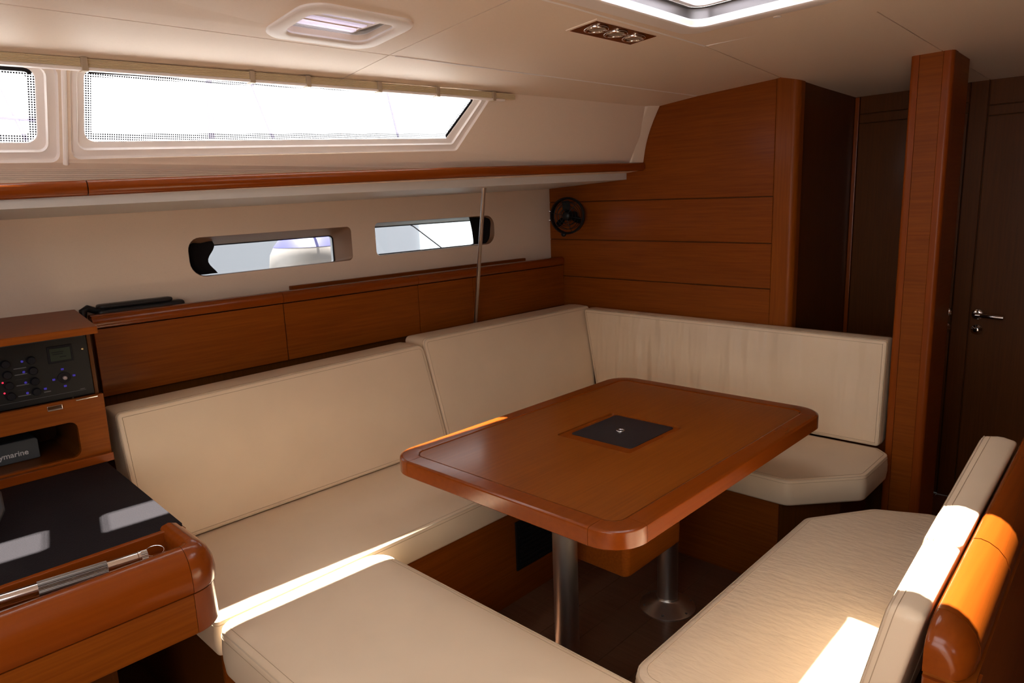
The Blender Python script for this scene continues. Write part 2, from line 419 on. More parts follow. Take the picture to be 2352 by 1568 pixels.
# --- port hull side (wall_left): lower lining with two portlights
def RR(x0, z0, x1, z1, r, dz0=0, dz1=0):
    return rpoly([(x0, z0+dz0), (x1, z0+dz1), (x1, z1+dz1), (x0, z1+dz0)], r)
P1 = RR(.988, 1.207, 1.655, 1.345, [.055, .02, .02, .045], 0, .008); P2 = RR(1.775, 1.222, 2.492, 1.362, [.02, .055, .05, .02], 0, .006)
P1o = [(x*.93+.075, z*.86+.168-.012) for x, z in P1]; P2o = [(x*.96+.06, z*.88+.152-.008) for x, z in P2]
wl = sroot('wall_left', (1.2, 2.5, 1)); wl['label'] = 'off-white vinyl hull lining with portlights'
bm = bmesh.new()
sheet(bm, [(-1.25, 0), (3.65, 0), (3.65, 1.56), (-1.25, 1.47)], [P1, P2], lambda x, z: (x, 2.5, z))
link('lining', bm, VINYLD, wl, 0)
bm = bmesh.new()
sheet(bm, [(-1.25, -.1), (3.65, -.1), (3.65, 1.56), (-1.25, 1.47)], [P1o, P2o], lambda x, z: (x, 2.575, z), lambda x, z: (x, 2.6, z))
link('hull_skin', bm, DECK, wl, 0)
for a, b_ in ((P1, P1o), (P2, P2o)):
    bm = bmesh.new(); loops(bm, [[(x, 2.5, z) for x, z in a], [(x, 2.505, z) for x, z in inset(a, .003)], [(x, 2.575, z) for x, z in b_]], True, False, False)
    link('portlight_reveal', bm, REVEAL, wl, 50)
for i, b_ in enumerate((P1o, P2o)):
    r_ = sroot('window_%d' % (i+2), (sum(p[0] for p in b_)/len(b_), 2.578, 1.28)); r_['label'] = ('portlight with a white fender behind it', 'portlight with open water behind it')[i]
    bm = bmesh.new(); prism(bm, b_, 2.579, 2.583, lambda u, v, w: (u, w, v)); link('pane', bm, GLASS, r_, 0)
    bm = bmesh.new(); loops(bm, [[(x, 2.574, z) for x, z in b_], [(x, 2.574, z) for x, z in inset(b_, .004)], [(x, 2.579, z) for x, z in inset(b_, .004)]], True, False, False)
    link('gasket', bm, RUBBER, r_, 0)
def cloth(name, pts_fn, label, group=None):
    bm = bmesh.new(); nu, nv = 10, 12
    rings = [[pts_fn(i/nu, j/nv) for i in range(nu+1)] for j in range(nv+1)]
    vr = loops(bm, rings, False, False, False)
    bmesh.ops.solidify(bm, geom=bm.faces, thickness=.002)
    o = link(name, bm, BLKF, None, 60); tag(o, label, 'blind', group); return o
def c1(u, v):
    x = .992+u*(.098+.016*math.cos(v*7+.6)-.01*v); y = 2.545+.006*math.sin(u*9+v*3); return (x, y, 1.212+v*.128)
def c2(u, v):
    x = 2.489-u*(.142-.010*math.cos(v*3)-.008*(1-v)); y = 2.516+.005*math.sin(u*8+v*4); return (x, y, 1.2315+.05*max(0, .35-u)*(1-v)+v*(.132-.05*max(0, .35-u)))
cloth('portlight_blind', c1, 'black cloth blind gathered at the aft end of the fender portlight')
cloth('portlight_blind', c2, 'black cloth blind gathered at the forward end of the sea-view portlight')

# --- cabin-side wall above the shelf, with the long windows
def WP(x, z, off=0.):
    zt = 1.775+.019*x; s = .5-.05*x; n = Vector((0, 1, s)).normalized()
    return Vector((x, 1.897-.055*(x-.5)+.0135*(x-.5)**2+s*(zt-z), z)) + n*off
G1 = rpoly([(.571, 1.604), (1.702, 1.650), (1.810, 1.802), (.571, 1.762)], [.022, .012, .02, .02], 5)
Q1 = rpoly([(.553, 1.587), (1.727, 1.634), (1.838, 1.807), (.553, 1.769)], [.02, .015, .02, .02], 5)
S1 = rpoly([(.538, 1.567), (1.748, 1.614), (1.868, 1.810), (.538, 1.774)], [.02, .02, .02, .02], 5)
G0 = rpoly([(-.9, 1.555), (.473, 1.599), (.473, 1.755), (-.9, 1.73)], [.02, .022, .022, .02], 5)
Q0 = rpoly([(-.92, 1.54), (.492, 1.582), (.492, 1.762), (-.92, 1.738)], [.02, .02, .02, .02], 5)
S0 = rpoly([(-.935, 1.52), (.514, 1.560), (.514, 1.768), (-.935, 1.742)], [.02, .02, .02, .02], 5)
wu = sroot('wall_left_upper', (1.2, 1.95, 1.7)); wu['label'] = 'white cabin side above the shelf'
bm = bmesh.new()
sheet(bm, densify([(-1.25, 1.44), (2.905, 1.55), (2.905, 1.835), (-1.25, 1.76)], .15), [densify(S1, .15), densify(S0, .15)], lambda x, z: WP(x, z), lambda x, z: WP(x, z, .018))
link('lining', bm, VINYL, wu, 20)
for i, (S_, Q_, G_) in enumerate(((S0, Q0, G0), (S1, Q1, G1))):
    bm = bmesh.new()
    loops(bm, [[WP(x, z, 0) for x, z in S_], [WP(x, z, .008) for x, z in inset(S_, .004)], [WP(x, z, .006) for x, z in inset(Q_, -.004)], [WP(x, z, .004) for x, z in Q_], [WP(x, z, .011) for x, z in inset(Q_, .003)],
               [WP(x, z, .013) for x, z in inset(G_, -.004)], [WP(x, z, .015) for x, z in G_], [WP(x, z, .023) for x, z in inset(G_, .001)]], True, False, False)
    r_ = sroot('window_%d' % i, WP(.2+i, 1.65)); r_['label'] = ('aft cabin window cut by the left edge', 'long cabin window with slanted forward end')[i]
    link('window_frame', bm, MOULD, r_, 50)
    a_, b_ = ((14, 24), (9, 21))[i]; q0, q1 = inset(G_, -.002), inset(G_, .0085)
    bm = bmesh.new(); loops(bm, [[WP(x, z, .0165) for x, z in q0[a_:b_]], [WP(x, z, .0165) for x, z in q1[a_:b_]], [WP(x, z, .0185) for x, z in q1[a_:b_]]], False, False, False)
    link('gasket', bm, RUBBER, r_, 0)
    bm = bmesh.new(); loops(bm, [[WP(x, z, .019) for x, z in inset(G_, -.003)], [WP(x, z, .019) for x, z in inset(G_, .0165)]], True, False, False)
    link('dotted_border', bm, DOTS, r_, 0)
    bm = bmesh.new(); loops(bm, [[WP(x, z, .0195) for x, z in inset(G_, -.004)], [WP(x, z, .0225) for x, z in inset(G_, -.004)]], True, True, True)
    link('pane', bm, GLASS, r_, 0)
bm = bmesh.new(); tube(bm, [WP(.526, z, .001) for z in (1.555, 1.62, 1.70, 1.768)], .006, 8); o = link('trim_1', bm, MOULD, None); struct(o, 'rounded white rib between the two cabin windows')
# curved moulding where the cabin side meets the wooden bulkhead
bm = bmesh.new(); rings = []
for k in range(9):
    z = lerp(1.575, 1.842, k/8); b0 = WP(2.9, z); yy = b0.y + .018*math.sin(math.pi*k/8)
    rings.append([(2.835, yy+.020, z), (2.838, yy-.004, z), (2.850, yy-.016, z), (2.900, yy-.026, z), (2.905, yy-.030, z), (2.914, yy-.030, z), (2.9175, yy-.020, z), (2.9175, yy+.03, z)])
loops(bm, rings); o = link('trim_2', bm, mat('cream_moulding', (.78, .68, .58), .4), None, 50); struct(o, 'curved white edge moulding against the wooden bulkhead')
# side deck outside, over the shelf
bm = bmesh.new()
prism(bm, [(2.0, 1.47), (2.66, 1.44), (2.66, 1.30), (2.61, 1.30), (2.61, 1.40), (2.0, 1.43)], -1.25, 3.7, lambda u, v, w: (w, u, v+.025*w+.012))
o = link('side_deck', bm, DECK, None, 0); struct(o, 'white side deck outside the cabin windows')

# --- wooden bulkhead (wall_back) at x = 2.92
wbk = sroot('wall_back', (2.92, 1.8, 1)); wbk['label'] = 'teak bulkhead of horizontal boards'
F2 = lambda u, v, w: (w, u, v)
bm = bmesh.new(); box(bm, (2.926, 1.19, 0), (2.96, 2.56, 1.92)); box(bm, (2.926, .745, 0), (2.96, 1.19, .855)); link('backing', bm, DARKW, wbk, 0)
zs = [.36, .82, 1.0185, 1.2135, 1.409]
for a, b_ in zip(zs, zs[1:]):
    bm = bmesh.new(); prism(bm, [(1.2665, a+.0022), (2.498, a+.0022+.01*(a > 1)), (2.498, b_-.0022+.01*(b_ > 1)), (1.2665, b_-.0022)], 2.918, 2.927, F2, .0015, 1)
    link('board', bm, WY, wbk, 0)
bm = bmesh.new(); prism(bm, [(1.2665, 1.4112), (2.498, 1.4212), (2.498, 1.53), (1.96, 1.575), (1.952, 1.66), (1.925, 1.75), (1.87, 1.845), (1.62, 1.862), (1.2665, 1.888)], 2.918, 2.927, F2, .0015, 1)
link('board', bm, WY, wbk, 0)
bm = bmesh.new(); prism(bm, [(.76, .36), (1.2645, .36), (1.2645, .852), (.76, .852)], 2.918, 2.927, F2, .0015, 1); link('board', bm, WY, wbk, 0)
bm = bmesh.new(); P = rpoly([(2.914, 1.2645), (2.914, 1.172), (2.975, 1.172), (2.975, 1.2645)], [.004, .028, .002, .002], 6)
prism(bm, P, .853, 1.885); o = link('corner_post', bm, WZ, wbk, 50)
# passage wall and far bulkhead with the doors
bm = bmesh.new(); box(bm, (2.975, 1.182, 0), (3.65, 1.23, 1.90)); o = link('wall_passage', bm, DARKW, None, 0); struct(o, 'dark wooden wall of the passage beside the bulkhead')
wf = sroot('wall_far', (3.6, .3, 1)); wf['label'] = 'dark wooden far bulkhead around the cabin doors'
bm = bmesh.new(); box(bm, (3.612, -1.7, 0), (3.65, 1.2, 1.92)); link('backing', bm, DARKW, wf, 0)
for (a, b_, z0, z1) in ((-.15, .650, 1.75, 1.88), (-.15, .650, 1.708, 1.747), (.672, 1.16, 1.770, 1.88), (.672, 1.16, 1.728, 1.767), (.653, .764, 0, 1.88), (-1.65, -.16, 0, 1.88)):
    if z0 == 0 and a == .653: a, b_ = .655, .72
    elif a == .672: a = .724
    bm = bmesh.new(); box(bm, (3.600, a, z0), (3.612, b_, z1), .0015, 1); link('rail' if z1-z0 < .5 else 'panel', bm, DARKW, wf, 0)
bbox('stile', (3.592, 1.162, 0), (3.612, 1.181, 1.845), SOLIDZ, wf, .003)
def door(name, ya, yb, zt_, hy, label, hdir):
    d = sroot(name, (3.6, (ya+yb)/2, 0)); d['label'] = label
    bbox('leaf', (3.597, ya, .01), (3.611, yb, zt_), DARKW, d, .003)
    h = .868
    bm = bmesh.new(); lathe(bm, [(.024, 0), (.024, .006), (.020, .010), (.011, .012), (.010, .045)], (3.597, hy, h), (-1, 0, 0), 20)
    tube(bm, [(3.556, hy, h), (3.553, hy+hdir*.02, h), (3.553, hy+hdir*.06, h-.002), (3.556, hy+hdir*.10, h-.004)], [.011, .0105, .010, .011], 12)
    link('door_handle', bm, CHROME, d, 50)
    bm = bmesh.new(); lathe(bm, [(.024, 0), (.024, .006), (.021, .012), (.012, .017), (.010, .026), (.004, .027)], (3.597, hy-.002, h-.068), (-1, 0, 0), 20)
    link('lock_knob', bm, CHROME, d, 50)
door('door_1', .724, 1.160, 1.725, .744, 'dark wooden cabin door left of the post', 1)
door('door_2', -.15, .650, 1.705, .622, 'dark wooden cabin door with chrome lever right of the post', -1)
# starboard and aft closing walls (behind and beside the camera)
bm = bmesh.new(); sheet(bm, [(-1.25, -.05), (3.65, -.05), (3.65, 1.92), (-1.25, 1.92)], [rect(-1.0, 1.5, -.2, 1.75)], lambda x, z: (x, -1.65, z), lambda x, z: (x, -1.7, z)); o = link('wall_right', bm, DARKW, None, 0); struct(o, 'teak starboard cabin side')
bm = bmesh.new()
sheet(bm, [(-1.7, -.05), (2.56, -.05), (2.56, 1.48), (1.92, 1.50), (1.9, 1.80), (1.0, 1.93), (-1.7, 1.93)], [rect(-.6, .9, .6, 1.84)], lambda y, z: (-1.2, y, z), lambda y, z: (-1.25, y, z))
o = link('wall_front', bm, VINYL, None, 0); struct(o, 'white aft cabin wall with the companionway')

# ================================================================== CEILING FITTINGS
def hatch(root, outer, inner, depth=.06):
    bm = bmesh.new(); Z = lambda q, d: [(x, y, zc(x, y)+d) for x, y in q]
    loops(bm, [Z(outer, .002), Z(outer, -.004), Z(inset(outer, .006), -.008), Z(inset(inner, -.006), -.008), Z(inner, -.004), Z(inset(inner, -.001), depth)], True, False, False)
    return link('frame', bm, MOULD, root, 50)
r1 = thing('deck_hatch', (1.0, 1.48, 1.84), 'small white-framed ceiling hatch above the long cabin window', 'hatch')
hatch(r1, H1O, H1)
pl = bbox('blind_panel', (.875, 1.395, 1.885), (1.075, 1.50, 1.893), BLINDT, r1, .002)
for yy, zz, mm, w_ in ((1.416, 1.856, BLINDT, .022), (1.437, 1.853, BLINDT, .016), (1.457, 1.855, BLIND, .022), (1.480, 1.852, BLINDT, .020), (1.502, 1.855, VINYLD, .018), (1.524, 1.850, BLINDT, .018), (1.541, 1.853, GREYM, .008)):
    bbox('blind_slat', (.888, yy-w_/2, zz-.004), (1.066, yy+w_/2, zz+.006), mm, r1, .0025)
bbox('side_channel', (1.067, 1.407, 1.850), (1.077, 1.549, 1.862), MOULD, r1, .002)
bbox('dark_channel', (1.078, 1.407, 1.856), (1.104, 1.549, 1.866), GREYM, r1, .002)
bbox('hatch_lid', (.86, 1.38, 1.902), (1.13, 1.58, 1.912), BLINDT, r1, .002)
r2 = thing('deck_hatch', (1.53, .83, 1.88), 'large white-framed ceiling hatch beside the triple spotlight', 'hatch')
hatch(r2, H2O, H2, .016)
Z2 = lambda q, d: [(x, y, zc(x, y)+d) for x, y in q]
bm = bmesh.new(); loops(bm, [Z2(inset(H2, -.001), .0162), Z2(inset(H2, -.010), .018), Z2(inset(H2, -.010), .044), Z2(inset(H2, -.002), .046)], True, False, False); link('side_channel', bm, GREYM, r2, 40)
bm = bmesh.new(); loops(bm, [Z2(inset(H2, -.003), .060), Z2(inset(H2, -.003), .0465), Z2(inset(H2, .014), .046), Z2(inset(H2, .016), .050), Z2(inset(H2, .016), .060)], True, False, False); link('blind_rail', bm, MOULD, r2, 40)
bm = bmesh.new(); plate(bm, rpoly(rect(1.225, .885, 1.84, 1.03), .02), [], lambda x, y: 1.941, .002); link('sun_trim_blind', bm, BLINDT, r2, 0)  # added blind, cuts the sun patch on the bench short
bm = bmesh.new(); plate(bm, rpoly(rect(1.18, .645, 1.89, 1.08), .05), [], lambda x, y: 1.968, .008); link('hatch_glass', bm, GLASS, r2, 0)
r3 = thing('deck_hatch', (1.42, .47, 1.9), 'unseen ceiling opening added to let sun onto the starboard backrest', 'hatch')  # added opening out of view, shaped to place the backrest sun patch
hatch(r3, inset(H3, -.025), H3, .08)
bm = bmesh.new(); plate(bm, inset(H3, -.02), [], lambda x, y: 1.966, .008); link('hatch_glass', bm, GLASS, r3, 0)
# triple spotlight
sp = thing('triple_spotlight', (1.69, 1.19, 1.875), 'triple chrome spotlight on a dark square-cornered wooden plate by the large hatch', 'ceiling light')
bm = bmesh.new(); plate(bm, rect(1.540, 1.143, 1.840, 1.246), [rect(1.556, 1.157, 1.824, 1.231)], lambda x, y: zc(x, y)-.0025, .008); link('plate_rim', bm, VINYL, sp, 20)
bm = bmesh.new(); plate(bm, rect(1.549, 1.150, 1.831, 1.239), [], lambda x, y: zc(x, y)-.0035, .008); link('mounting_plate', bm, wood('dark_lamp_plate', 'x', (.10, .022, .004), (.14, .03, .006), .25, .6), sp, 20)
for xx in (1.604, 1.692, 1.780):
    o_ = Vector((xx, 1.194, zc(xx, 1.194)-.001)); n_ = (0, 0, -1)
    bm = bmesh.new(); lathe(bm, [(.034, .001), (.034, .004), (.031, .0065), (.027, .007), (.0245, .005), (.0235, .0025)], o_, n_, 28)
    l_ = link('spotlight_ring', bm, CHROME, sp, 60)
    bm = bmesh.new(); lathe(bm, [(.023, .001), (.023, .0035), (.012, .0048), (.001, .005)], o_, n_, 20); link('lamp_lens', bm, LAMPG, l_, 60)
# ceiling plate round the post
bm = bmesh.new(); Pp = rpoly([(2.735, .565), (3.16, .565), (3.16, .83), (2.735, .83)], .05, 5)
plate(bm, Pp, [rpoly(rect(2.795, .606, 3.075, .764), .02, 3)], lambda x, y: zc(x, y)-.007, .008)
tag(link('ceiling_collar', bm, VINYL, None, 20), 'thin off-white collar plate on the ceiling around the wooden post', 'trim plate')
# roller blind rail over the windows
rb = thing('window_blind', (.8, 1.88, 1.79), 'cream pleated blind folded up in a long rail above the cabin windows', 'blind')
def rail(name, x0, x1, prof, m, parent):
    bm = bmesh.new(); rings = []
    for k in range(13):
        x = lerp(x0, x1, k/12); b0 = WP(x, 1.775+.019*x); rings.append([(x, b0.y+u, b0.z+v) for u, v in prof])
    loops(bm, rings); return link(name, bm, m, parent, 30)
CRM = mat('cream_blind_cloth', (.72, .62, .44), .7)
for k in range(7):
    zz = -.001-.0027*k; rail('pleat', -1.1, 1.955, [(-.020, zz), (-.022, zz-.0013), (-.020, zz-.0025), (-.002, zz-.0025), (-.002, zz)], CRM, rb)
rail('bottom_bar', -1.1, 1.90, [(-.022, -.0205), (-.025, -.0235), (-.022, -.0275), (-.004, -.0275), (-.004, -.0205)], MOULD, rb)
for x in (.56, .957, 1.121, 1.361, 1.59, 1.846):
    b0 = WP(x, 1.775+.019*x); bbox('retaining_clip', (x-.007, b0.y-.027, b0.z-.030), (x+.007, b0.y-.001, b0.z+.001), mat('tan_clip', (.42, .34, .25), .5), rb, .002)

# ================================================================== SHELF WITH FIDDLE
sh = thing('side_shelf', (1.2, 2.1, 1.47), 'long off-white shelf along the hull with a varnished wooden front edge', 'shelf')
def fy(x): return 2.0-.05*min(x, 1.8)-.012*max(0, x-1.8)
def fz(x): return 1.4965+.032*x+.0045*math.sin(math.pi*min(max(x/2.92, 0), 1))
def fiddle(x0, x1, name='fiddle_rail'):
    bm = bmesh.new(); rings = []
    prof = [(.022, -.038), (.004, -.038), (-.003, -.033), (-.0065, -.021), (-.005, -.008), (.001, -.001), (.010, 0), (.020, -.001), (.024, -.006)]
    for k in range(13):
        x = lerp(x0, x1, k/12); rings.append([(x, fy(x)+u, fz(x)+v) for u, v in prof])
    loops(bm, rings); return link(name, bm, SOLID, sh, 50)
fiddle(-1.19, .5545); fiddle(.5575, 2.912)
def under(x0, x1):
    bm = bmesh.new(); rings = []
    for k in range(13):
        x = lerp(x0, x1, k/12); zo = 1.417+.026*x; a = fz(x)-.034
        rings.append([(x, fy(x)+.012, a-.001), (x, fy(x)+.03, a-.004), (x, 2.25, lerp(a, zo, .5)-.001), (x, 2.40, zo+.012), (x, 2.498, zo), (x, 2.498, zo+.01), (x, fy(x)+.024, a+.012)])
    loops(bm, rings); return link('underside_panel', bm, VINYL, sh, 50)
under(-1.19, 1.998); under(2.0015, 2.916)
# stainless pole from shelf to seat back
bm = bmesh.new(); tube(bm, [(2.046, 2.10, 1.505), (2.20, 2.36, .87)], .0085, 16)
po = tag(link('support_pole', bm, STEEL, None, 60), 'thin stainless steel pole from the shelf down behind the seat back', 'pole')
bm = bmesh.new(); tube(bm, [(2.046, 2.10, 1.506), (2.054, 2.1135, 1.473)], .0105, 16); link('pole_socket', bm, STEEL, po, 60)

# ================================================================== LOCKERS BEHIND THE SETTEE
lk = thing('side_locker', (1.8, 2.43, .86), 'long teak locker with flap doors between the nav station and the bulkhead', 'locker')
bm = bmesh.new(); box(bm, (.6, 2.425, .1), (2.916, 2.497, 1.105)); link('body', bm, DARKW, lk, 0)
js = [.634, 1.2715, 1.912, 2.242, 2.912]
for a, b_ in zip(js, js[1:]):
    bbox('door', (a+.0015, 2.404, .872), (b_-.0015, 2.426, 1.0865), WX, lk, .0025)
def cap(x0, x1):
    bm = bmesh.new()
    prof = [(2.402, 1.0905), (2.400, 1.094), (2.398, 1.105), (2.400, 1.118), (2.406, 1.127), (2.416, 1.131), (2.436, 1.131), (2.440, 1.127), (2.440, 1.0905)]
    prism(bm, prof, x0, x1, lambda u, v, w: (w, u, v)); return link('cap_rail', bm, SOLID, lk, 50)
for a, b_ in ((.634, 1.2715), (1.2715, 1.912), (1.912, 2.912)): cap(a+.001, b_-.001)
bbox('back_batten', (1.35, 2.475, 1.105), (2.69, 2.495, 1.14), WX, lk, .002)
bbox('top_board', (.634, 2.44, 1.100), (2.912, 2.4975, 1.106), WX, lk, .0)
# black padded case on top of the locker
bg = thing('soft_case', (.79, 2.468, 1.106), 'black padded case lying on the locker top by the nav station', 'case')
bm = bmesh.new(); prism(bm, rpoly([(.665, 2.447), (.94, 2.447), (.94, 2.492), (.665, 2.492)], .018, 5), 1.1065, 1.143, r=.012); link('body', bm, leather('black_padded_cloth', (.012, .011, .012), 300, .5), bg, 60)
bm = bmesh.new(); prism(bm, rpoly([(.67, 2.445), (.90, 2.445), (.90, 2.488), (.67, 2.488)], .016, 5), 1.142, 1.156, r=.006); link('flap', bm, leather('black_flap_cloth', (.016, .015, .016), 300, .5), bg, 60)
bm = bmesh.new(); tube(bm, [(.625, 2.452, 1.118), (.628, 2.455, 1.142), (.642, 2.460, 1.149), (.665, 2.466, 1.138), (.69, 2.46, 1.142), (.71, 2.455, 1.150)], [.010, .012, .011, .011, .010, .008], 10); link('strap', bm, BLKP, bg, 60)

# ================================================================== CUSHIONS
FZ = lambda z: (lambda u, v, w: (u, v, z+w))
def back_frame(y0, z0, lean):
    """u along x, v up the slope, w toward the cabin (-y)"""
    n = Vector((0, -1, 0)); s = Vector((0, math.sin(lean), math.cos(lean))); o = Vector((0, y0, z0))
    return lambda u, v, w: tuple(o+s*v+n*w+Vector((u, 0, 0)))
lean = math.atan2(.10, .42)
# back cushions: w=0 rear face, w=t front face (front-bottom edge on y 2.10, z .45)
t_ = .132
def bf(zoff=0, yoff=0): return back_frame(2.10+yoff+t_, .452+zoff, lean)
cushion('back_cushion', rpoly([(.605, .004), (1.782, .004), (1.755, .432), (.605, .422)], [.012, .012, .03, .015]), t_, bf(), 'long cream leather back cushion next to the nav station', m=LEA, crown=.007)
cushion('back_cushion', rpoly([(1.788, .004), (2.79, .004), (2.875, .441), (1.766, .445)], [.012, .012, .012, .025]), t_, bf(.004, .008), 'cream leather back cushion in front of the steel pole', m=LEA, crown=.008)
lean2 = math.atan2(.022, .40)
def ff(u, v, w):      # u along -y? keep u = y, v up, w toward -x
    n = Vector((-1, 0, 0)); s = Vector((math.sin(lean2), 0, math.cos(lean2)))
    o = Vector((2.788+.092, 0, .452))
    return tuple(o+s*v+n*w+Vector((0, u, 0)))
cushion('back_cushion', rpoly([(.764, .002), (2.10, .002), (2.195, .425), (.764, .412)], [.012, .012, .012, .012]), .092, ff, 'wrinkled cream leather back cushion along the wooden bulkhead', m=LEAW, crown=.008)
cushion('seat_cushion', rpoly([(.585, 1.602), (2.262, 1.602), (2.262, 2.125), (.585, 2.125)], [.014, .012, .012, .012]), .097, FZ(.3535), 'long cream leather seat cushion under the nav-side back cushion', crown=.006)
cushion('seat_cushion', rpoly([(2.268, 2.17), (2.268, .90), (2.475, .712), (2.735, .712), (2.788, .765), (2.788, 2.17)], [.02, .05, .05, .05, .02, .02]), .097, FZ(.3535), 'cream leather corner seat cushion with a clipped corner at the bulkhead', crown=.006)
cushion('stool_cushion', rpoly([(.575, .60), (1.060, .60), (1.060, 1.585), (.575, 1.585)], [.03, .03, .06, .05]), .125, FZ(.333), 'separate cream leather seat pad in the foreground beside the settee', r=.016, crown=.016)
cushion('seat_cushion', rpoly([(1.075, .345), (1.075, .748), (2.03, .748), (2.225, .612), (2.29, .47), (2.29, .345)], [.03, .06, .06, .06, .05, .03]), .10, FZ(.3505), 'crazed cream leather bench cushion on the starboard side', m=LEAC, r=.018, crown=.006)
# starboard bench backs
lean3 = math.atan2(-.085, .40)
def sf(u, v, w):      # u = x, v up, w toward +y (the cabin)
    w *= 1+.45*max(0, u-1.0); n = Vector((0, 1, 0)); s = Vector((0, math.sin(lean3), math.cos(lean3)))
    return tuple(Vector((0, .285+.028*(u-1.0), .445))+s*v+n*w+Vector((u, 0, 0)))
cushion('bench_back_cushion', rpoly([(.995, .006), (1.252, .006), (1.252, .410), (.995, .410)], [.01, .012, .012, .014]), .048, sf, 'nearest cream leather back cushion of the starboard bench', r=.010, crown=.003)
cushion('bench_back_cushion', rpoly([(1.262, .006), (1.93, .006), (1.93, .408), (1.262, .408)], [.012, .012, .05, .012]), .050, sf, 'farther cream leather back cushion of the starboard bench', r=.010, crown=.003)

# ================================================================== SEAT BASES
sb = thing('settee_locker', (1.5, 1.9, 0), 'dark teak L-shaped base under the settee cushions', 'seat base')
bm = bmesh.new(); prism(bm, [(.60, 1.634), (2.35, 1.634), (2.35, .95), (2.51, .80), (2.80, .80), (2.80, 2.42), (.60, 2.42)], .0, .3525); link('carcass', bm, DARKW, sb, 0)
for a, b_ in ((.60, 1.10), (1.10, 2.335)):
    bbox('front_panel', (a+.001, 1.622, .0), (b_-.001, 1.634, .352), WX, sb, .0015)
bbox('front_panel', (2.338, .955, 0), (2.350, 1.62, .352), WY, sb, .0015)
vt = thing('vent_grille', (1.76, 1.62, .13), 'black square vent grille low in the settee base behind the table leg', 'vent')
bm = bmesh.new(); prism(bm, rect(1.656, .118, 1.865, .305), 1.614, 1.6215, lambda u, v, w: (u, w, v), .001, 1); link('frame', bm, BLKP, vt, 0)
for k in range(9): bbox('slat', (1.668, 1.610, .130+.019*k), (1.853, 1.6142, .138+.019*k), BLKP, vt, .001, 1)
sk = thing('seat_locker', (.82, 1.1, 0), 'dark teak box carrying the foreground seat pad', 'seat base')
bm = bmesh.new(); box(bm, (.62, .62, 0), (1.02, 1.55, .332), .004); link('carcass', bm, DARKW, sk, 0)
rb_ = thing('seat_locker', (1.6, .4, 0), 'dark teak base of the starboard bench', 'seat base')
bm = bmesh.new(); prism(bm, [(1.12, .24), (2.20, .24), (2.20, .50), (2.0, .69), (1.12, .69)], 0, .350); link('carcass', bm, DARKW, rb_, 0)
# starboard bench back board with rounded cap
bk = thing('bench_backboard', (1.45, .17, 0), 'upright teak backboard with a rounded varnished cap behind the starboard bench', 'bench back')
bk_ = lambda u, v, w: (w, u-.009+.028*(w-1.0), v+.004)
bm = bmesh.new(); prism(bm, [(.146, 0), (.205, 0), (.205, .771), (.146, .771)], .985, 1.955, bk_); link('board', bm, WX, bk, 30)
capP = [(.206, .770), (.206, .833), (.201, .8395), (.190, .8415), (.176, .839), (.160, .831), (.147, .818), (.139, .800), (.138, .784), (.141, .772)]
capP = [(.206-(.206-u)*.86, v) for u, v in capP]
def capseg(x0, x1, name='cap_rail'):
    bm = bmesh.new(); prism(bm, capP, x0, x1, bk_); return link(name, bm, SOLID, bk, 50)
capseg(1.038, 1.299); capseg(1.302, 1.955)
bm = bmesh.new(); rings = []     # rounded end block
for k in range(9):
    a = math.pi/2*k/8; x = 1.036-.052*math.sin(a); s = .35+.65*math.cos(a)
    rings.append([bk_(.206+(u-.206)*(.55+.45*math.cos(a)), .77+(v-.77)*(.5+.5*math.cos(a)), x) for u, v in capP])
loops(bm, rings); link('corner_cap', bm, SOLID, bk, 60)
bm = bmesh.new(); prism(bm, rpoly([(.978, .196), (1.034, .196), (1.034, .134), (.978, .134)], [.006, .002, .002, .035], 6), 0, .7695); link('corner_post', bm, SOLIDZ, bk, 50)

# ================================================================== SQUARE POST
ps = thing('wooden_post', (2.93, .685, 0), 'square teak post with rounded solid edges running from floor to ceiling', 'post')
zt_ = zc(2.93, .69)-.002
bm = bmesh.new(); prism(bm, rpoly([(2.812, .722), (2.812, .650), (2.84, .650), (2.84, .722)], .001, 1), 0, zt_); link('face_veneer', bm, WY, ps, 0)
bm = bmesh.new(); prism(bm, rpoly([(2.811, .7225), (2.85, .7225), (2.85, .750), (2.811, .750)], [.001, .001, .004, .013], 5), 0, zt_); link('edge_strip', bm, POSTZ, ps, 50)
bm = bmesh.new(); prism(bm, rpoly([(2.811, .6495), (2.811, .618), (2.86, .618), (2.86, .6495)], [.001, .022, .001, .001], 6), 0, zt_); link('edge_strip', bm, POSTZ, ps, 50)
bm = bmesh.new(); prism(bm, rpoly([(2.8605, .620), (3.06, .620), (3.06, .748), (2.8605, .748)], [.001, .02, .02, .001], 5), 0, zt_); link('side_veneer', bm, WX, ps, 50)

